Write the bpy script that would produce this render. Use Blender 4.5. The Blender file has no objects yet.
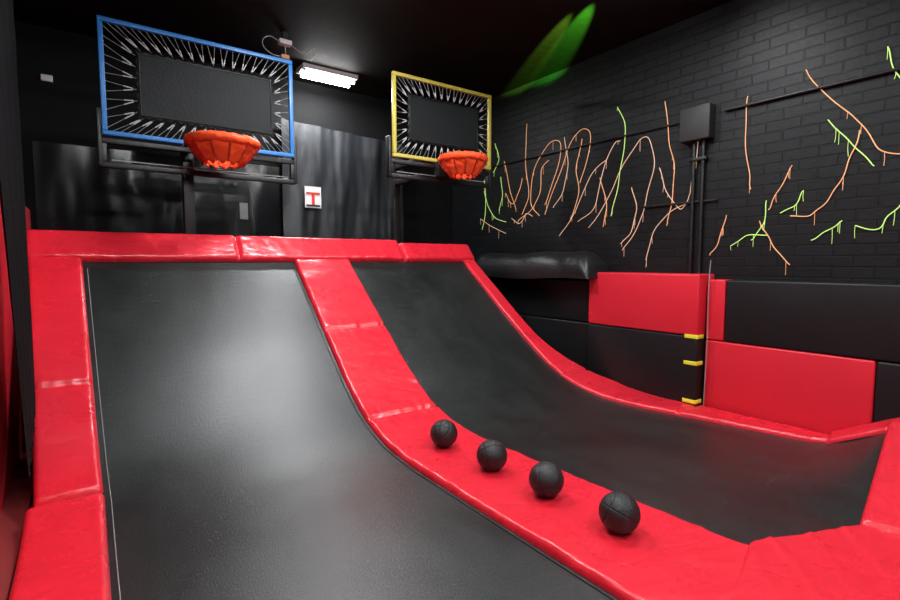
import bpy, bmesh, math, random
from mathutils import Vector, noise, Matrix
random.seed(4)
D=bpy.data; C=bpy.context
COL=C.scene.collection
C.scene.view_settings.view_transform='Standard'

# ---------------- materials ----------------
def mat(name,col,rough=.5,bump=None,spec=.5,metal=0,emit=0,var=0,coords='Object',coat=0,crease=0):
    m=D.materials.new(name); m.use_nodes=True; nt=m.node_tree; n=nt.nodes; l=nt.links
    b=n['Principled BSDF']; c=tuple(col)+(1,)
    b.inputs['Base Color'].default_value=c; b.inputs['Roughness'].default_value=rough
    b.inputs['Metallic'].default_value=metal; b.inputs['Specular IOR Level'].default_value=spec
    b.inputs['Coat Weight'].default_value=coat
    if emit: 
        b.inputs['Emission Color'].default_value=c; b.inputs['Emission Strength'].default_value=emit
    tc=n.new('ShaderNodeTexCoord')
    if bump:
        mp=n.new('ShaderNodeMapping'); l.new(tc.outputs[coords],mp.inputs[0])
        mp.inputs['Scale'].default_value=bump[2] if len(bump)>2 else (1,1,1)
        t=n.new('ShaderNodeTexNoise'); t.inputs['Scale'].default_value=bump[0]; t.inputs['Detail'].default_value=2 if crease else 4
        l.new(mp.outputs[0],t.inputs[0])
        bn=n.new('ShaderNodeBump'); bn.inputs['Strength'].default_value=bump[1]; bn.inputs['Distance'].default_value=.02
        l.new(t.outputs[0],bn.inputs['Height']); l.new(bn.outputs[0],b.inputs['Normal'])
        if crease:
            mp3=n.new('ShaderNodeMapping'); mp3.inputs['Rotation'].default_value=(0,0,.5); mp3.inputs['Scale'].default_value=(1,2.2,2.2); l.new(tc.outputs[coords],mp3.inputs[0])
            t3=n.new('ShaderNodeTexNoise'); t3.inputs['Scale'].default_value=2.4; t3.inputs['Detail'].default_value=2; t3.inputs['Distortion'].default_value=.5
            l.new(mp3.outputs[0],t3.inputs[0])
            s=n.new('ShaderNodeMath'); s.operation='SUBTRACT'; s.inputs[1].default_value=.5; l.new(t3.outputs[0],s.inputs[0])
            a=n.new('ShaderNodeMath'); a.operation='ABSOLUTE'; l.new(s.outputs[0],a.inputs[0])
            p=n.new('ShaderNodeMapRange'); p.inputs[1].default_value=0; p.inputs[2].default_value=.08; p.inputs[3].default_value=0; p.inputs[4].default_value=1
            p.interpolation_type='SMOOTHSTEP'; l.new(a.outputs[0],p.inputs[0])
            b3=n.new('ShaderNodeBump'); b3.inputs['Strength'].default_value=crease; b3.inputs['Distance'].default_value=.012
            l.new(p.outputs[0],b3.inputs['Height']); l.new(bn.outputs[0],b3.inputs['Normal']); l.new(b3.outputs[0],b.inputs['Normal'])
    if var:
        t2=n.new('ShaderNodeTexNoise'); t2.inputs['Scale'].default_value=2.2; t2.inputs['Detail'].default_value=6; t2.inputs['Roughness'].default_value=.65
        l.new(tc.outputs[coords],t2.inputs[0])
        r=n.new('ShaderNodeMapRange'); r.inputs[1].default_value=.3; r.inputs[2].default_value=.7
        r.inputs[3].default_value=max(0.02,rough-var); r.inputs[4].default_value=rough+var
        l.new(t2.outputs[0],r.inputs[0]); l.new(r.outputs[0],b.inputs['Roughness'])
    return m
RED=mat('red_vinyl',(.70,.018,.036),.29,(7,.15),.6,var=.05,crease=.13)
RED2=mat('red_wall_vinyl',(.68,.018,.036),.42,(5,.10),.45,var=.06)
REDFLOOR=mat('red_dark_floor',(.20,.02,.02),.6,(6,.2))
BLKV=mat('black_vinyl',(.009,.009,.010),.4,(7,.2),.4,var=.06,crease=.12)
BLKW=mat('black_wall_vinyl',(.008,.009,.010),.45,(5,.12),.35,var=.05)
BLACK=mat('black_paint_metal',(.008,.008,.009),.4)
MATTE=mat('matte_black_wall',(.005,.005,.0055),.7,(8,.2),.15)
CEIL=mat('ceiling_black',(.008,.0055,.005),.7,(8,.2),.15)
BLUE=mat('blue_paint',(.02,.17,.5),.4)
YEL=mat('yellow_paint',(.50,.42,.06),.4)
YTAPE=mat('yellow_tape',(.85,.85,.05),.5)
STEEL=mat('spring_steel',(.42,.43,.44),.6)
WHITE=mat('white_plastic',(.8,.8,.8),.4)
ORANGE=mat('orange_vinyl',(.85,.085,.02),.5,(12,.35),.25)
RUBBER=mat('ball_rubber',(.012,.014,.015),.40,(160,.35),.5)
GROOVE=mat('ball_groove',(.003,.003,.003),.7)
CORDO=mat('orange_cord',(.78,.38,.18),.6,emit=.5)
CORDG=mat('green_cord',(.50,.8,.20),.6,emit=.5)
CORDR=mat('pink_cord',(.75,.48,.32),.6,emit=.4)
TUBE=mat('lamp_tube',(1,1,1),.4,emit=60)
CURT=mat('curtain_tarp',(.017,.019,.022),.42,(4,.5,(1,1,.3)),.5,var=.1)
NET=mat('net_black',(.006,.006,.007),.85,(120,.8),.15)
MATB=mat('rebound_mat',(.006,.008,.009),.65,(40,.2),.3)
SIGNW=mat('sign_white',(.8,.8,.8),.5); SIGNR=mat('sign_red',(.7,.03,.02),.5); SIGNB=mat('sign_black',(.02,.02,.02),.5)
STITCH=mat('stitch_grey',(.22,.23,.23),.6)
GLOSS=mat('gloss_black_panel',(.005,.005,.006),.17,(2.2,.10),.35)

def bedmat():
    m=D.materials.new('trampoline_fabric'); m.use_nodes=True; nt=m.node_tree; n=nt.nodes; l=nt.links
    b=n['Principled BSDF']; tc=n.new('ShaderNodeTexCoord')
    mp=n.new('ShaderNodeMapping'); mp.inputs['Scale'].default_value=(1.3,.8,.8); l.new(tc.outputs['Object'],mp.inputs[0])
    t=n.new('ShaderNodeTexNoise'); t.inputs['Scale'].default_value=1.4; t.inputs['Detail'].default_value=10; t.inputs['Roughness'].default_value=.65
    l.new(mp.outputs[0],t.inputs[0])
    ms=n.new('ShaderNodeMapping'); ms.inputs['Scale'].default_value=(1.5,22,22); ms.inputs['Rotation'].default_value=(0,0,.25); l.new(tc.outputs['Object'],ms.inputs[0])
    ts=n.new('ShaderNodeTexNoise'); ts.inputs['Scale'].default_value=3; ts.inputs['Detail'].default_value=8; ts.inputs['Roughness'].default_value=.7; l.new(ms.outputs[0],ts.inputs[0])
    mx=n.new('ShaderNodeMath'); mx.operation='ADD'; l.new(t.outputs[0],mx.inputs[0]); l.new(ts.outputs[0],mx.inputs[1])
    hf=n.new('ShaderNodeMath'); hf.operation='MULTIPLY'; hf.inputs[1].default_value=.5; l.new(mx.outputs[0],hf.inputs[0])
    cr=n.new('ShaderNodeValToRGB'); cr.color_ramp.elements[0].position=.38; cr.color_ramp.elements[1].position=.65
    cr.color_ramp.elements[0].color=(.004,.0065,.0065,1); cr.color_ramp.elements[1].color=(.017,.022,.021,1)
    l.new(hf.outputs[0],cr.inputs[0]); l.new(cr.outputs[0],b.inputs['Base Color'])
    r=n.new('ShaderNodeMapRange'); r.inputs[1].default_value=.6; r.inputs[2].default_value=1.4; r.inputs[3].default_value=.28; r.inputs[4].default_value=.44
    l.new(mx.outputs[0],r.inputs[0]); l.new(r.outputs[0],b.inputs['Roughness'])
    b.inputs['Specular IOR Level'].default_value=.75
    w=n.new('ShaderNodeTexNoise'); w.inputs['Scale'].default_value=110; l.new(tc.outputs['Object'],w.inputs[0])
    b1=n.new('ShaderNodeBump'); b1.inputs['Strength'].default_value=.5; b1.inputs['Distance'].default_value=.004; l.new(w.outputs[0],b1.inputs['Height'])
    b2=n.new('ShaderNodeBump'); b2.inputs['Strength'].default_value=.16; b2.inputs['Distance'].default_value=.01; l.new(ts.outputs[0],b2.inputs['Height'])
    l.new(b1.outputs[0],b2.inputs['Normal']); l.new(b2.outputs[0],b.inputs['Normal'])
    return m
BED=bedmat()
def brickmat():
    m=D.materials.new('black_painted_brick'); m.use_nodes=True; nt=m.node_tree; n=nt.nodes; l=nt.links
    b=n['Principled BSDF']; tc=n.new('ShaderNodeTexCoord'); s=n.new('ShaderNodeSeparateXYZ'); c=n.new('ShaderNodeCombineXYZ')
    l.new(tc.outputs['Object'],s.inputs[0]); l.new(s.outputs['Y'],c.inputs['X']); l.new(s.outputs['Z'],c.inputs['Y'])
    t=n.new('ShaderNodeTexBrick'); t.inputs['Scale'].default_value=1; t.inputs['Brick Width'].default_value=.33; t.inputs['Row Height'].default_value=.11
    t.inputs['Mortar Size'].default_value=.008; t.inputs['Mortar Smooth'].default_value=.4
    t.inputs['Color1'].default_value=(.0055,.0065,.0075,1); t.inputs['Color2'].default_value=(.008,.009,.010,1); t.inputs['Mortar'].default_value=(.004,.004,.005,1)
    l.new(c.outputs[0],t.inputs[0]); l.new(t.outputs['Color'],b.inputs['Base Color']); b.inputs['Roughness'].default_value=.5
    b.inputs['Specular IOR Level'].default_value=.25
    ns=n.new('ShaderNodeTexNoise'); ns.inputs['Scale'].default_value=25; l.new(tc.outputs['Object'],ns.inputs[0])
    b1=n.new('ShaderNodeBump'); b1.inputs['Strength'].default_value=.3; b1.inputs['Distance'].default_value=.01; l.new(ns.outputs[0],b1.inputs['Height'])
    b2=n.new('ShaderNodeBump'); b2.invert=True; b2.inputs['Strength'].default_value=.7; b2.inputs['Distance'].default_value=.010; l.new(t.outputs['Fac'],b2.inputs['Height'])
    l.new(b1.outputs[0],b2.inputs['Normal']); l.new(b2.outputs[0],b.inputs['Normal'])
    return m
BRICK=brickmat()

# ---------------- helpers ----------------
def mesh(name,verts,faces,m,parent=None,smooth=False):
    me=D.meshes.new(name); me.from_pydata([tuple(v) for v in verts],[],faces); me.update()
    bm=bmesh.new(); bm.from_mesh(me); bmesh.ops.recalc_face_normals(bm,faces=bm.faces); bm.to_mesh(me); bm.free()
    o=D.objects.new(name,me); COL.objects.link(o)
    for k in (m if isinstance(m,(list,tuple)) else [m]): me.materials.append(k)
    if smooth:
        for p in me.polygons: p.use_smooth=True
    if parent: o.parent=parent
    return o
def box(name,a,b,m,parent=None,bev=0,seg=3):
    x0,y0,z0=a; x1,y1,z1=b
    v=[(x0,y0,z0),(x1,y0,z0),(x1,y1,z0),(x0,y1,z0),(x0,y0,z1),(x1,y0,z1),(x1,y1,z1),(x0,y1,z1)]
    f=[(0,3,2,1),(4,5,6,7),(0,1,5,4),(1,2,6,5),(2,3,7,6),(3,0,4,7)]
    o=mesh(name,v,f,m,parent)
    if bev:
        md=o.modifiers.new('bev','BEVEL'); md.width=bev; md.segments=seg
        for p in o.data.polygons: p.use_smooth=True
    return o
def empty(name,loc=(0,0,0)):
    e=D.objects.new(name,None); COL.objects.link(e); e.location=loc; e.empty_display_size=.1; return e
def curve(name,lines,r,m,parent=None,smooth=True,cyclic=False):
    cu=D.curves.new(name,'CURVE'); cu.dimensions='3D'; cu.bevel_depth=r; cu.bevel_resolution=2; cu.resolution_u=6
    for pts in lines:
        if smooth:
            s=cu.splines.new('BEZIER'); s.bezier_points.add(len(pts)-1)
            for p,q in zip(s.bezier_points,pts):
                p.co=q; p.handle_left_type=p.handle_right_type='AUTO'
        else:
            s=cu.splines.new('POLY'); s.points.add(len(pts)-1)
            for p,q in zip(s.points,pts): p.co=tuple(q)+(1,)
        s.use_cyclic_u=cyclic
    cu.materials.append(m)
    t=D.objects.new(name,cu); COL.objects.link(t)
    dg=C.evaluated_depsgraph_get(); me=D.meshes.new_from_object(t.evaluated_get(dg))
    D.objects.remove(t); o=D.objects.new(name,me); COL.objects.link(o)
    for p in me.polygons: p.use_smooth=True
    if parent: o.parent=parent
    return o
def lerpt(tab,x):
    if x<=tab[0][0]: return tab[0][1]
    for (a,b),(c,d) in zip(tab,tab[1:]):
        if x<=c:
            return b+(d-b)*(x-a)/(c-a)
    return tab[-1][1]
def smt(tab,x,w=.12):
    return sum(lerpt(tab,x+k*w) for k in(-2,-1,0,1,2))/5

PROF=[(3.6,0),(4.1,.07),(4.4,.20),(4.7,.39),(5.0,.64),(5.4,.97),(5.8,1.30),(6.33,1.74),(7,2.3)]
def zp(y): return smt(PROF,y)
def zpb(y): return sum(lerpt(PROF,y+k*.07) for k in range(-5,6))/11

def strip_pad(name,stations,thick,m,nacross=18,wr=.006,seams=(),ds=.03,up=(0,0,1),wfreq=6,parent=None,sag=.5,seed=0.0,folds=0):
    L=[0]
    for (a,b),(c,d) in zip(stations,stations[1:]):
        L.append(L[-1]+(((Vector(a)+Vector(b))-(Vector(c)+Vector(d)))/2).length)
    n=max(4,int(L[-1]/ds)); A=[];B=[];S=[]
    k=0
    for i in range(n+1):
        s=L[-1]*i/n
        while k<len(L)-2 and s>L[k+1]: k+=1
        t=(s-L[k])/max(1e-6,L[k+1]-L[k])
        A.append(Vector(stations[k][0]).lerp(Vector(stations[k+1][0]),t)); B.append(Vector(stations[k][1]).lerp(Vector(stations[k+1][1]),t)); S.append(s)
    V=[];F=[]; upv=Vector(up)
    for i in range(n+1):
        i0=max(0,i-1); i1=min(n,i+1)
        T=((A[i1]+B[i1])-(A[i0]+B[i0])).normalized(); X=(B[i]-A[i]); w=X.length; N=X.cross(T).normalized()
        if N.dot(upv)<0: N=-N
        s=S[i]
        e=min(s,L[-1]-s)/max(thick*.8,.01); ef=1 if e>=1 else math.sqrt(max(0,1-(1-e)**2))
        for j in range(nacross+1):
            c=j/nacross
            c=.5-.5*math.cos(math.pi*c)
            d=min(c,1-c)*w/max(thick*.7,.01); hf=1 if d>=1 else math.sqrt(max(0,1-(1-d)**2))
            g=1
            for q in seams: g*=1-.55*math.exp(-((s-q)/.02)**2)
            p=A[i]+X*c
            wn=noise.noise(Vector((s*wfreq,c*w*2.2,seed)))*.7+.25*noise.noise(Vector((s*wfreq*2.3+c*w*3,c*w*5,3.3+seed)))
            wn+=sag*noise.noise(Vector((s*1.7,c*w*1.5,9.1+seed)))
            rn=noise.noise(Vector((s*3.6+c*w*2.2,c*w*1.0,21+seed)))
            ms=max(0,min(1,.6+2*noise.noise(Vector((s*.9,c*w,31+seed)))))
            wn+=folds*ms*max(0,1-abs(rn)*5)**1.5
            for q in seams: wn+=1.3*math.exp(-((s-q)/.14)**2)*noise.noise(Vector((s*4,c*w*20,7+seed)))
            ed=1+.5*max(0,1-min(c,1-c)*w/.12)
            V.append(p+N*((thick*hf*ef*g)+wr*wn*hf*ef*ed))
    m1=nacross+1
    for i in range(n):
        for j in range(nacross):
            a=i*m1+j; F.append((a,a+1,a+m1+1,a+m1))
    return mesh(name,V,F,m,parent,True)

# ---------------- room shell ----------------
YB=8.2; ZC=4.62; XR=5.98; XL=-.62; YF=-18
box('floor',(XL-.2,YF,-.12),(XR+.2,YB+.2,-.03),REDFLOOR)
box('ceiling',(XL-.2,YF,ZC),(XR+.2,YB+.2,ZC+.1),CEIL)
box('wall_back',(XL-.2,YB,-.03),(XR+.2,YB+.15,ZC),MATTE)
box('wall_front',(XL-.2,YF-.15,-.03),(XR+.2,YF,ZC),BLACK)
box('wall_left',(XL-.15,YF,-.03),(XL,YB,ZC),MATTE)
box('wall_right',(XR,YF,-.03),(XR+.15,YB,ZC),BRICK)
# draped glossy black sheeting on the back wall
V=[];F=[];nx=90;nz=30
for i in range(nz+1):
    for j in range(nx+1):
        x=-.5+3.1*j/nx; z=.1+3.1*i/nz
        V.append((x,YB-.05+.035*noise.noise(Vector((x*1.6,z*.5,2)))+.006*noise.noise(Vector((x*6,z*2,5))),z))
for i in range(nz):
    for j in range(nx):
        a=i*(nx+1)+j; F.append((a,a+1,a+nx+2,a+nx+1))
mesh('glossy_wall_sheeting',V,F,GLOSS,None,True)

# ---------------- trampoline beds ----------------
XRI=[(.9,5.62),(1.5,5.5),(2.7,5.28),(3.96,5.04),(4.6,4.92),(5.4,4.83),(6.33,4.78)]
XCR=[(1.2,3.08),(2,3.03),(3.5,2.96),(5,2.88),(6.33,2.84)]
def xri(y): return smt(XRI,y)
def xcr(y): return smt(XCR,y)
def xl0(y): return -.07*max(0,min(1,(y-4)/2.3))+.02
def bed(name,xa,xb,y0,y1,zfun,ya=None):
    V=[];F=[];nx=24;ny=140
    for i in range(ny+1):
        for j in range(nx+1):
            c=j/nx
            ys=y0 if ya is None else ya(c)
            y=ys+(y1-ys)*i/ny
            x=xa(y)+(xb(y)-xa(y))*c
            V.append((x,y,zfun(x,y)+.004*noise.noise(Vector((x*2,y*2,0)))*math.sin(math.pi*c)))
    for i in range(ny):
        for j in range(nx):
            a=i*(nx+1)+j; F.append((a,a+1,a+nx+2,a+nx+1))
    return mesh(name,V,F,BED,None,True)
b1=bed('trampoline',lambda y:xl0(y)-.06,lambda y:2.16,-.6,6.36,lambda x,y:zpb(y))
def nearrise(x,y):
    e=max(0,min(1,(x-3.9)/1.6)); return .26*e*max(0,min(1,(1.75-y)/.55))**1.5
b2=bed('trampoline',lambda y:xcr(y)-.06,lambda y:xri(y)+.06,.9,6.36,lambda x,y:zpb(y)+nearrise(x,y),ya=lambda c:(1.2-.36*min(1,c/.3)) if c<.3 else .84+.33*(c-.3)/.7)
curve('edge_stitching',[[(xl0(y)+.035,y,zpb(y)+.004) for y in [2.6+.1*k for k in range(37)]]],.0035,STITCH,b1,False)
curve('edge_stitching',[[(2.07,y,zpb(y)+.004) for y in [1+.1*k for k in range(53)]]],.004,BLACK,b1,False)

# ---------------- edge pads ----------------
ys=[1.0+.1*k for k in range(54)]
strip_pad('lane_divider_pad',[((2.1,y,zp(y)),(xcr(y),y,zp(y))) for y in ys],.05,RED,44,.009,seams=(3.3,4.6),ds=.02,folds=.9)
ys2=[4.12+.1*k for k in range(23)]
strip_pad('edge_pad',[((-.36-.12*(y-4.12)/2.2,y,zp(y)),(xl0(y),y,zp(y))) for y in ys2],.055,RED,24,.006,seams=(1.1,),seed=3,folds=.7,ds=.022)
ys3=[-.6+.1*k for k in range(48)]
strip_pad('edge_pad',[((-.40,y,zp(y)),(.02,y,zp(y))) for y in ys3],.055,RED,24,.006,seed=5,folds=.5,ds=.022)
def xro(y): return smt([(1.2,5.74),(4.0,5.70),(4.5,5.4),(4.9,5.12),(5.4,5.06),(6.33,5.0)],y)
ys4=[1.55+.1*k for k in range(49)]
strip_pad('edge_pad',[((xri(y),y,zp(y)+nearrise(xri(y),y)),(xro(y),y,zp(y))) for y in ys4],.045,RED,20,.005,seams=(1.4,2.9),seed=8,folds=.6,ds=.022)
strip_pad('ramp_top_pad',[((x,6.28,1.70),(x,6.50,2.0)) for x in [-.5+.1*k for k in range(43)]],.07,RED,28,.007,up=(0,-1,1),seams=(1.95,),seed=11,folds=.8,ds=.022)
strip_pad('ramp_top_pad',[((x,6.28,1.70),(x,6.50,1.96)) for x in [3.72+.1*k for k in range(14)]],.07,RED,28,.008,up=(0,-1,1),seed=14,folds=.8,ds=.022)
strip_pad('end_pad',[((2.1,1.0,0),(3.1,1.28,0)),((2.3,.6,0),(3.85,.97,0)),((2.6,.2,0),(4.3,.5,0)),((2.7,-.4,0),(4.6,-.4,0))],.055,RED,44,.011,seams=(),ds=.02,seed=17,folds=1.2)
strip_pad('end_pad',[((3.84,.95,.02),(3.95,.3,.05)),((4.7,1.08,.16),(4.9,.3,.25)),((5.5,1.20,.30),(5.72,.4,.45)),],.06,RED,28,.007,seed=20,folds=.4)
strip_pad('end_pad',[((5.44,1.62,.02),(5.72,1.66,.04)),((5.46,1.16,.27),(5.74,1.12,.33))],.04,RED,12,.006,seed=23)

box('ramp_platform',(XL+.07,6.42,-.03),(5.02,6.95,1.72),BLACK)

# ---------------- wall pads (right wall) ----------------
def wp(name,y0,y1,z0,z1,xf,m,bev=.02,back=XR-.005):
    return box(name,(xf,y0,z0),(back,y1,z1),m,None,bev,4)
wp('wall_pad',4.52,6.9,.84,1.44,5.74,BLKW)
wp('wall_pad',4.52,6.9,-.02,.83,5.74,BLKW)
wp('wall_pad',2.95,4.50,.85,1.56,5.62,RED2)
wp('wall_pad',2.95,4.50,-.02,.84,5.62,BLKW)
wp('wall_pad',2.73,2.93,.81,1.50,5.76,RED2)
wp('wall_pad',-.5,2.72,.81,1.50,5.76,BLKW)
wp('wall_pad',1.38,2.93,-.02,.80,5.76,RED2)
wp('wall_pad',-.5,1.37,-.02,.80,5.76,BLKW)
tp=empty('yellow_tape_straps')
for z in (.84,.53,.08):
    box('strap',(5.612,2.943,z-.022),(5.63,3.10,z+.022),YTAPE,tp,.003)
    box('strap_return',(5.612,2.940,z-.022),(5.75,2.952,z+.022),YTAPE,tp,.003)
curve('hanging_rope',[[(5.68,2.88,.05),(5.69,2.87,.8),(5.70,2.88,1.5),(5.72,2.88,1.72)]],.006,STITCH)
strip_pad('folded_cover',[((5.40,y,1.46+.02*math.sin(y*3)),(5.94,y,1.52)) for y in [4.35+.1*k for k in range(27)]],.36,BLKV,36,.035,wfreq=2,folds=.4)

# ---------------- left side : pads + net ----------------
box('wall_pad',(XL+.001,1.0,-.02),(-.555,8.1,2.35),RED2,None,.02)
box('floor_mat',(XL+.001,-.6,-.03),(-.41,6.3,.0),REDFLOOR,None,.008)
V=[];F=[];nz=60;ny=40
for i in range(nz+1):
    t=i/nz; z=.12+(ZC-.14)*t
    A=Vector((-.385,4.30,0)).lerp(Vector((-.46,3.75,0)),t); B=Vector((-.375,4.78,0)).lerp(Vector((-.43,5.7,0)),t**.8)
    for j in range(ny+1):
        c=j/ny; p=A.lerp(B,c)
        V.append((p.x+(.006+.022*t)*math.sin(c*26+z*.6)+.008*t*noise.noise(Vector((p.y*6,z*2,0))),p.y,max(z,zp(p.y)+.09)))
for i in range(nz):
    for j in range(ny):
        a=i*(ny+1)+j; F.append((a,a+1,a+ny+2,a+ny+1))
mesh('safety_net',V,F,NET,None,True)

# ---------------- back curtain & sign ----------------
V=[];F=[];nx=120;nz=20
for i in range(nz+1):
    for j in range(nx+1):
        c=j/nx; x=2.55+2.2*c; zt=3.95-.12*c; z=.2+(zt-.2)*i/nz
        V.append((x,8.07+.012*math.sin(c*23+1.6*math.sin(z))+.05*noise.noise(Vector((x*2.5,z*.8,0)))+.02*noise.noise(Vector((x*8,z*2.5,4))),z))
for i in range(nz):
    for j in range(nx):
        a=i*(nx+1)+j; F.append((a,a+1,a+nx+2,a+nx+1))
mesh('tarp_curtain',V,F,CURT,None,True)
sg=empty('notice_sign')
box('board',(2.88,7.99,2.58),(3.15,8.005,2.92),SIGNW,sg)
box('mark_top',(2.90,7.982,2.80),(3.13,7.99,2.83),SIGNR,sg)
box('mark_stem',(2.99,7.982,2.63),(3.04,7.99,2.80),SIGNR,sg)
box('mark_bottom',(2.90,7.982,2.60),(3.13,7.99,2.63),SIGNB,sg)
box('paper_note',(1.9,8.10,2.35),(2.02,8.112,2.6),mat('grey_paper',(.15,.15,.15),.6))
box('wall_sensor',(-.38,8.15,3.95),(-.26,8.2,4.03),WHITE,None,.01)

# ---------------- basketball hoops ----------------
def hoop(x0,x1,yb,z0,z1,frame,mx,mz0,mz1,hx,hz,hr,postx,posty,low):
    root=empty('basketball_hoop')
    r=.024
    def tube_rect(nm,xa,xb,za,zb,y,rr,m):
        box(nm+'_top',(xa-rr,y-rr,zb-rr),(xb+rr,y+rr,zb+rr),m,root,.008)
        box(nm+'_bottom',(xa-rr,y-rr,za-rr),(xb+rr,y+rr,za+rr),m,root,.008)
        box(nm+'_side_1',(xa-rr,y-rr,za+rr),(xa+rr,y+rr,zb-rr),m,root,.008)
        box(nm+'_side_2',(xb-rr,y-rr,za+rr),(xb+rr,y+rr,zb-rr),m,root,.008)
    tube_rect('rebound_frame',x0,x1,z0,z1,yb,r,frame)
    xa,xb=mx
    ring=[]
    def edge(a,b,k):
        out=[]
        for i in range(k*4):
            t=i/(k*4); sc=.02*abs(math.sin(t*k*math.pi)); d=(b-a); nrm=Vector((-d.z,0,d.x)).normalized()
            out.append(a+d*t+nrm*sc)
        return out
    c=[Vector((xa,yb,mz0)),Vector((xb,yb,mz0)),Vector((xb,yb,mz1)),Vector((xa,yb,mz1))]
    kx=int((xb-xa)/.10); kz=int((mz1-mz0)/.10)
    for a,b,k in((c[0],c[1],kx),(c[1],c[2],kz),(c[2],c[3],kx),(c[3],c[0],kz)): ring+=edge(a,b,k)
    V=[(v.x,yb-.006,v.z) for v in ring]+[(v.x,yb+.006,v.z) for v in ring]; m=len(ring)
    F=[tuple(range(m)),tuple(range(2*m-1,m-1,-1))]+[(i,(i+1)%m,m+(i+1)%m,m+i) for i in range(m)]
    mesh('rebound_mat',V,F,MATB,root)
    curve('mat_border',[[(xa+.03,yb-.012,mz0+.03),(xb-.03,yb-.012,mz0+.03),(xb-.03,yb-.012,mz1-.03),(xa+.03,yb-.012,mz1-.03)]],.008,BLACK,root,False,True)
    lines=[];ends=[]
    def zig(a,b,c2,d,k):
        for i in range(k):
            p=a.lerp(b,(i+.5)/k); q1=c2.lerp(d,(i+.2)/k); q2=c2.lerp(d,(i+.8)/k)
            lines.append([q1,p,q2])
            for q in(q1,q2):
                ends.append([q.lerp(p,.6),q.lerp(p,.88)])
    f=[Vector((x0,yb,z0)),Vector((x1,yb,z0)),Vector((x1,yb,z1)),Vector((x0,yb,z1))]
    zig(c[0],c[1],f[0],f[1],kx); zig(c[1],c[2],f[1],f[2],kz); zig(c[2],c[3],f[2],f[3],kx); zig(c[3],c[0],f[3],f[0],kz)
    curve('lacing',[[tuple(p) for p in q] for q in lines],.004,STITCH,root,False)
    curve('springs',[[tuple(p) for p in q] for q in ends],.0065,STEEL,root,False)
    tube_rect('carrier_frame',x0-.02,x1+.02,low,z0-.07,yb+.06,.03,BLACK)
    box('carrier_side_1',(x0-.07,yb+.02,low-.02),(x0-.03,yb+.12,z0+.25),BLACK,root,.008)
    box('carrier_side_2',(x1+.03,yb+.02,low-.02),(x1+.07,yb+.12,z0+.25),BLACK,root,.008)
    box('carrier_trim',(x0+.05,yb+.02,low+.045),(x1-.05,yb+.03,low+.055),STITCH,root)
    box('bracket_plate',(hx-.14,yb-.05,z0-.22),(hx+.14,yb+.05,z0+.03),BLACK,root,.008)
    hy=yb-.12-hr
    box('bracket_arm',(hx-.1,yb-.18,hz-.04),(hx+.1,yb,hz+.0),ORANGE,root,.01)
    V=[];F=[];N=96;M=14
    for i in range(N):
        a=2*math.pi*i/N
        for j in range(M):
            b=2*math.pi*j/M; rr=.05*(1+.25*noise.noise(Vector((math.cos(a)*9,math.sin(a)*9,b))))
            V.append((hx+(hr-.03+rr*math.cos(b))*math.cos(a),hy+(hr-.03+rr*math.cos(b))*math.sin(a),hz+rr*math.sin(b)))
    for i in range(N):
        for j in range(M): F.append((i*M+j,((i+1)%N)*M+j,((i+1)%N)*M+(j+1)%M,i*M+(j+1)%M))
    mesh('rim',V,F,ORANGE,root,True)
    V=[];F=[];K=10;N=96
    for k in range(K+1):
        t=k/K; rad=(hr-.01)*(1-.45*t**1.3)
        for i in range(N):
            a=2*math.pi*i/N; rr=rad*(1+.03*math.cos(a*12)*t)+.02*noise.noise(Vector((a*3,t*5,1)))
            V.append((hx+rr*math.cos(a),hy+rr*math.sin(a),hz-.02-.21*t+.02*math.cos(a*12)*(t>.95)))
    for k in range(K):
        for i in range(N): F.append((k*N+i,k*N+(i+1)%N,(k+1)*N+(i+1)%N,(k+1)*N+i))
    sk=mesh('net_skirt',V,F,ORANGE,root,True)
    sd=sk.modifiers.new('s','SOLIDIFY'); sd.thickness=.008
    ribs=[]
    for i in range(12):
        a=2*math.pi*i/12
        ribs.append([(hx+(hr+.004)*(1-.45*t**1.3)*math.cos(a),hy+(hr+.004)*(1-.45*t**1.3)*math.sin(a),hz-.02-.2*t) for t in(0,.3,.6,1)])
    curve('webbing_ribs',ribs,.010,mat('rib_red',(.40,.02,.012),.5),root)
    box('post',(postx-.06,posty-.06,1.722),(postx+.06,posty+.06,z0+.1),BLACK,root,.01)
    box('post_arm',(postx-.04,yb+.05,low-.02),(postx+.04,posty,low+.05),BLACK,root,.01)
    box('post_arm_upper',(postx-.04,yb+.03,z0-.05),(postx+.04,posty,z0+.02),BLACK,root,.01)
    box('base_plate',(postx-.12,posty-.12,1.718),(postx+.12,posty+.12,1.74),BLACK,root,.004)
    return root
hoop(.2,2.15,6.4,3.04,4.18,BLUE,(.5,1.93),3.24,3.94,1.24,2.98,.36,1.0,6.7,2.72)
hoop(3.36,5.0,5.92,3.12,4.17,YEL,(3.57,4.79),3.33,3.96,4.17,3.08,.32,3.78,6.65,2.86)

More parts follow.
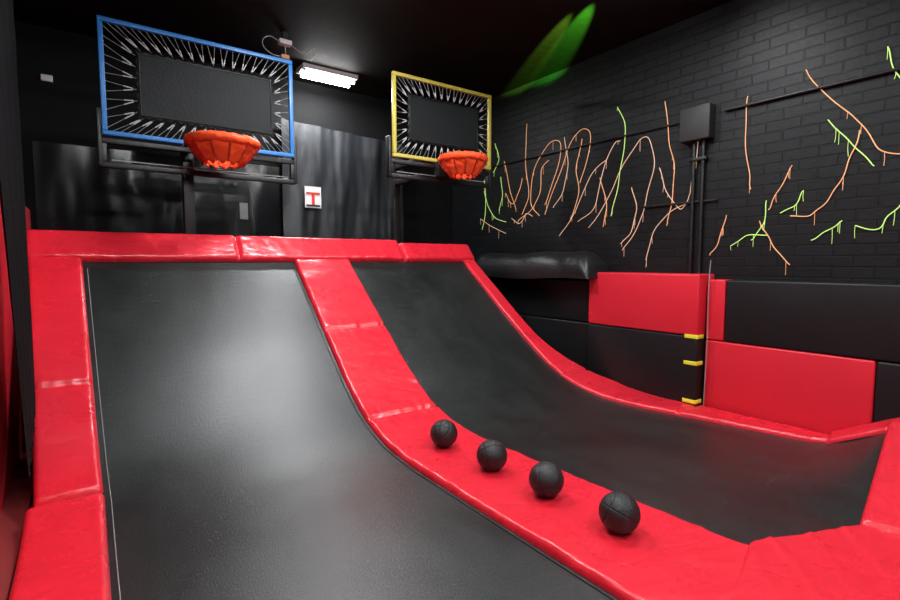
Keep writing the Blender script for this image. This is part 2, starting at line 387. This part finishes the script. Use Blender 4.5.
# ---------------- basketballs ----------------
def ball(x,y,rot):
    R=.122
    bm=bmesh.new(); bmesh.ops.create_uvsphere(bm,u_segments=160,v_segments=100,radius=1)
    dep={}
    for v in bm.verts:
        p=v.co.normalized()
        d=min(abs(p.x),abs(p.z),abs(abs(p.y)-(.55+.25*abs(p.x)))*.9)
        k=max(0,1-d/.034); dep[v.index]=k
        v.co=p*R*(1-.04*min(1,k*1.5))
    bm.faces.ensure_lookup_table()
    for f in bm.faces:
        f.smooth=True
        if sum(dep[v.index] for v in f.verts)/len(f.verts)>.35: f.material_index=1
    me=D.meshes.new('basketball'); bm.to_mesh(me); bm.free(); me.materials.append(RUBBER); me.materials.append(GROOVE)
    o=D.objects.new('basketball',me); COL.objects.link(o); o.rotation_euler=rot; o.location=(x,y,zp(y)+.048+R)
ball(2.57,1.79,(.5,.3,.9)); ball(2.555,2.38,(1.2,.6,.2)); ball(2.53,2.94,(.2,1.0,1.4)); ball(2.50,3.56,(.9,.1,2.2))

# ---------------- wall cords ----------------
P=[('o',[(6.65,3.45),(6.5,2.94),(6.35,2.6)]),
('o',[(6.1,3.97),(6.13,3.4),(6.05,2.8),(6.2,2.5)]),
('o',[(5.8,2.45),(6.0,2.7),(5.9,3.25),(5.57,3.57),(5.36,3.49),(5.45,3.09),(5.68,2.61)]),
('o',[(5.68,2.46),(5.36,3.1),(5.12,3.55),(4.88,3.63),(4.8,3.4),(4.98,2.87)]),
('p',[(5.36,2.1),(5.05,2.47),(4.8,2.93),(4.5,3.15)]),
('g',[(4.35,3.81),(4.22,3.5),(4.26,3.1),(4.33,2.69),(4.42,2.34)]),
('p',[(4.8,2.2),(4.52,2.52),(4.3,2.92),(4.05,3.25),(3.88,3.31),(3.78,2.98),(3.88,2.52),(3.98,2.19),(4.22,1.86)]),
('o',[(3.65,3.71),(3.58,3.21),(3.5,2.84),(3.53,2.4),(3.58,2.16)]),
('p',[(3.85,1.72),(3.78,2.03),(3.6,2.28),(3.35,2.41)]),
('o',[(2.67,3.52),(2.68,3.1),(2.62,2.66),(2.6,2.5)]),
('o',[(2.85,2.24),(2.92,1.95),(3.02,1.78)]),
('o',[(2.13,3.64),(2.0,3.42),(1.79,3.17),(1.64,2.99),(1.49,2.73),(1.3,2.66)]),
('o',[(1.65,2.94),(1.71,2.71),(1.8,2.45),(1.92,2.26),(2.04,2.17),(2.2,2.18)]),
('g',[(1.92,3.1),(1.79,2.93),(1.65,2.75),(1.53,2.59)]),
('g',[(1.49,3.65),(1.42,3.41),(1.33,3.25)]),
('g',[(2.78,1.88),(2.62,1.99),(2.41,1.99)]),('o',[(2.5,2.15),(2.41,1.99),(2.31,1.82),(2.18,1.67)]),
('g',[(2.43,2.36),(2.46,2.1),(2.57,1.94)]),
('o',[(2.2,2.7),(2.32,2.46),(2.41,2.26)]),
('g',[(2.0,1.92),(1.88,2.0),(1.75,2.1)]),
('g',[(1.65,2.05),(1.49,2.0),(1.4,2.12),(1.3,2.25)]),
('g',[(2.3,2.22),(2.17,2.28),(2.09,2.43)]),
('g',[(7.2,3.0),(7.1,2.75),(6.9,2.5),(6.6,2.4)]),
('p',[(7.3,2.5),(7.0,2.35),(6.6,2.2)]),
('g',[(6.9,3.8),(6.8,3.5),(6.95,3.3)]),
('o',[(4.62,2.9),(4.5,2.5),(4.55,2.2)]),
('o',[(6.3,2.4),(6.0,2.55),(5.8,2.8),(5.75,3.2),(5.6,3.3)]),
('p',[(6.45,2.45),(6.25,2.35),(6.1,2.5),(5.95,2.45)]),
('o',[(4.95,3.5),(5.05,3.1),(5.0,2.7),(5.15,2.35)]),
('g',[(7.25,2.3),(7.15,2.7),(7.2,3.2)]),
('p',[(4.1,2.7),(4.02,2.4),(4.1,2.1),(4.25,1.95)]),
('o',[(6.62,2.9),(6.45,2.7),(6.3,2.85),(6.2,3.1)]),
('g',[(6.75,3.2),(6.7,2.9),(6.78,2.6)]),
('p',[(5.3,3.6),(5.22,3.2),(5.3,2.8),(5.5,2.55)]),
('p',[(5.0,2.3),(4.7,2.5),(4.6,2.9),(4.42,3.3),(4.3,3.35)]),
('p',[(3.7,2.9),(3.6,2.6),(3.4,2.35),(3.3,2.5)]),
('p',[(3.2,3.2),(3.25,2.8),(3.3,2.5)])]
groups={'o':[],'g':[],'p':[],'O':[],'G':[],'P':[]}
for k,pts in P:
    q=[]
    n=len(pts); ph=random.random()*9
    for i in range(n-1):
        p0=pts[max(0,i-1)];p1=pts[i];p2=pts[i+1];p3=pts[min(n-1,i+2)]
        for s in range(6):
            t=s/6
            f=lambda a,b,c,d:.5*((2*b)+(-a+c)*t+(2*a-5*b+4*c-d)*t*t+(-a+3*b-3*c+d)*t**3)
            w=.006*math.sin((i*6+s)*.9+ph)
            q.append((XR-.012,f(p0[0],p1[0],p2[0],p3[0])+w,f(p0[1],p1[1],p2[1],p3[1])+w*.5))
    q.append((XR-.012,)+pts[-1]); groups[k].append(q)
    # a few thin drips hanging straight down
    for s in range(3):
        b=random.choice(q); dz=random.uniform(.04,.16)
        groups[k.upper()].append([(XR-.010,b[1],b[2]),(XR-.010,b[1]+random.uniform(-.004,.004),b[2]-dz*.5),(XR-.010,b[1]+random.uniform(-.006,.006),b[2]-dz)])
crd=empty('wall_cords')
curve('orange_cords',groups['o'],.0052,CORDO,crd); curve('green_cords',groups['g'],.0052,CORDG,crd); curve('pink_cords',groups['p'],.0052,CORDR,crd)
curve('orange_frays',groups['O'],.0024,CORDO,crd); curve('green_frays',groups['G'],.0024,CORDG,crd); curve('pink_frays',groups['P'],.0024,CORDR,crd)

# ---------------- conduits / boxes ----------------
cd=empty('electrical_conduit')
curve('run_top',[[(XR-.03,.5,3.42),(XR-.03,2.9,3.42)]],.017,BLACK,cd,False)
curve('run_top_2',[[(XR-.03,3.2,3.40),(XR-.03,8.1,3.40)]],.012,BLACK,cd,False)
curve('drop_1',[[(XR-.04,3.24,3.2),(XR-.04,3.24,1.57)]],.022,BLACK,cd,False)
curve('drop_2',[[(XR-.04,3.13,3.2),(XR-.04,3.13,1.57)]],.022,BLACK,cd,False)
curve('run_mid',[[(XR-.03,2.95,2.42),(XR-.03,3.9,2.42)]],.014,BLACK,cd,False)
box('saddle',(XR-.07,3.08,2.9),(XR-.001,3.3,2.94),BLACK,cd,.004)
box('junction_box',(XR-.14,3.02,3.13),(XR-.001,3.38,3.52),mat('dark_grey_box',(.010,.010,.011),.55),None,.01)

# ---------------- ceiling lights ----------------
def lamp(x,y,L=.8,power=60,sy=.5):
    e=empty('ceiling_light')
    box('housing',(x-L/2-.05,y-.16,ZC-.07),(x+L/2+.05,y+.16,ZC),WHITE,e,.01)
    for dy in(-.09,.09):
        curve('tube',[[(x-L/2,y+dy,ZC-.11),(x+L/2,y+dy,ZC-.11)]],.026,TUBE,e,False)
        for sx in(-1,1): box('cap',(x+sx*L/2-.015,y+dy-.02,ZC-.13),(x+sx*L/2+.015,y+dy+.02,ZC-.07),WHITE,e)
    ld=D.lights.new('lamp_light','AREA'); ld.shape='RECTANGLE'; ld.size=L; ld.size_y=sy; ld.energy=power; ld.color=(.95,.98,1)
    lo=D.objects.new('lamp_light',ld); COL.objects.link(lo); lo.parent=e; lo.location=(x,y,ZC-.15)
lamp(3.12,7.55,.78,power=75,sy=.25)
lamp(2.3,4.75,.7,power=95,sy=.3)  # unseen fixture, added to put the highlight on the left bed
lamp(4.3,2.9,1.2,power=52)
lamp(.6,2.2,1.2,power=50)
lamp(3.9,.0,1.2,power=75)
lamp(1.0,-1.2,1.2,power=75)
lamp(3.55,-5.6,1.2,power=45)
lamp(3.9,-15.5,1.2,power=45)

gs=empty('added_green_streak_light')  # made-up fixture out of view, added to draw the green streak
def spot(loc,to,ang,col,en):
    ld=D.lights.new('added_streak_spot','SPOT'); ld.energy=en; ld.color=col; ld.spot_size=math.radians(ang); ld.spot_blend=.8; ld.shadow_soft_size=.01
    o=D.objects.new('added_streak_spot',ld); COL.objects.link(o); o.parent=gs; o.location=loc
    o.rotation_euler=(Vector(to)-Vector(loc)).to_track_quat('-Z','Y').to_euler()
box('body',(4.17,3.0,4.40),(4.37,3.14,4.52),BLACK,gs,.01)  # invented housing for the added streak lights
box('added_spot_hanger',(4.25,3.05,4.52),(4.29,3.09,ZC),BLACK,gs)
spot((4.33,3.18,4.44),(5.20,4.50,4.62),13,(.12,1,.04),8000)  # added lights grazing the ceiling to shape the green streak
spot((4.21,3.18,4.44),(5.20,4.95,4.62),9,(.35,1,.05),7000)

hb=empty('emergency_light')
box('body',(2.08,6.55,ZC-.16),(2.24,6.65,ZC-.10),WHITE,hb,.01)
box('mount',(2.13,6.57,ZC-.10),(2.19,6.63,ZC),BLACK,hb)
box('lower_body',(2.10,6.55,ZC-.34),(2.20,6.65,ZC-.29),mat('orange_label',(.6,.25,.1),.5),hb,.008)
curve('cable',[[(2.10,6.6,ZC-.13),(1.95,6.6,ZC-.1),(1.88,6.6,ZC-.2),(1.98,6.6,ZC-.3),(2.12,6.6,ZC-.31)],[(2.22,6.6,ZC-.13),(2.4,6.6,ZC-.2),(2.55,6.6,ZC-.12),(2.5,6.6,ZC-.28)],[(2.16,6.6,ZC-.16),(2.17,6.6,ZC-.3)]],.006,mat('cable_grey',(.3,.3,.3),.5),hb)

w=D.worlds.new('world'); C.scene.world=w; w.use_nodes=True
w.node_tree.nodes['Background'].inputs[0].default_value=(.5,.55,.6,1); w.node_tree.nodes['Background'].inputs[1].default_value=.05

cam=D.cameras.new('camera'); co=D.objects.new('camera',cam); COL.objects.link(co)
cam.sensor_width=36; cam.lens=20; co.location=(0,0,1.7); co.rotation_euler=(math.radians(90-4.35),0,math.radians(-35.8)); cam.clip_start=.02
C.scene.camera=co
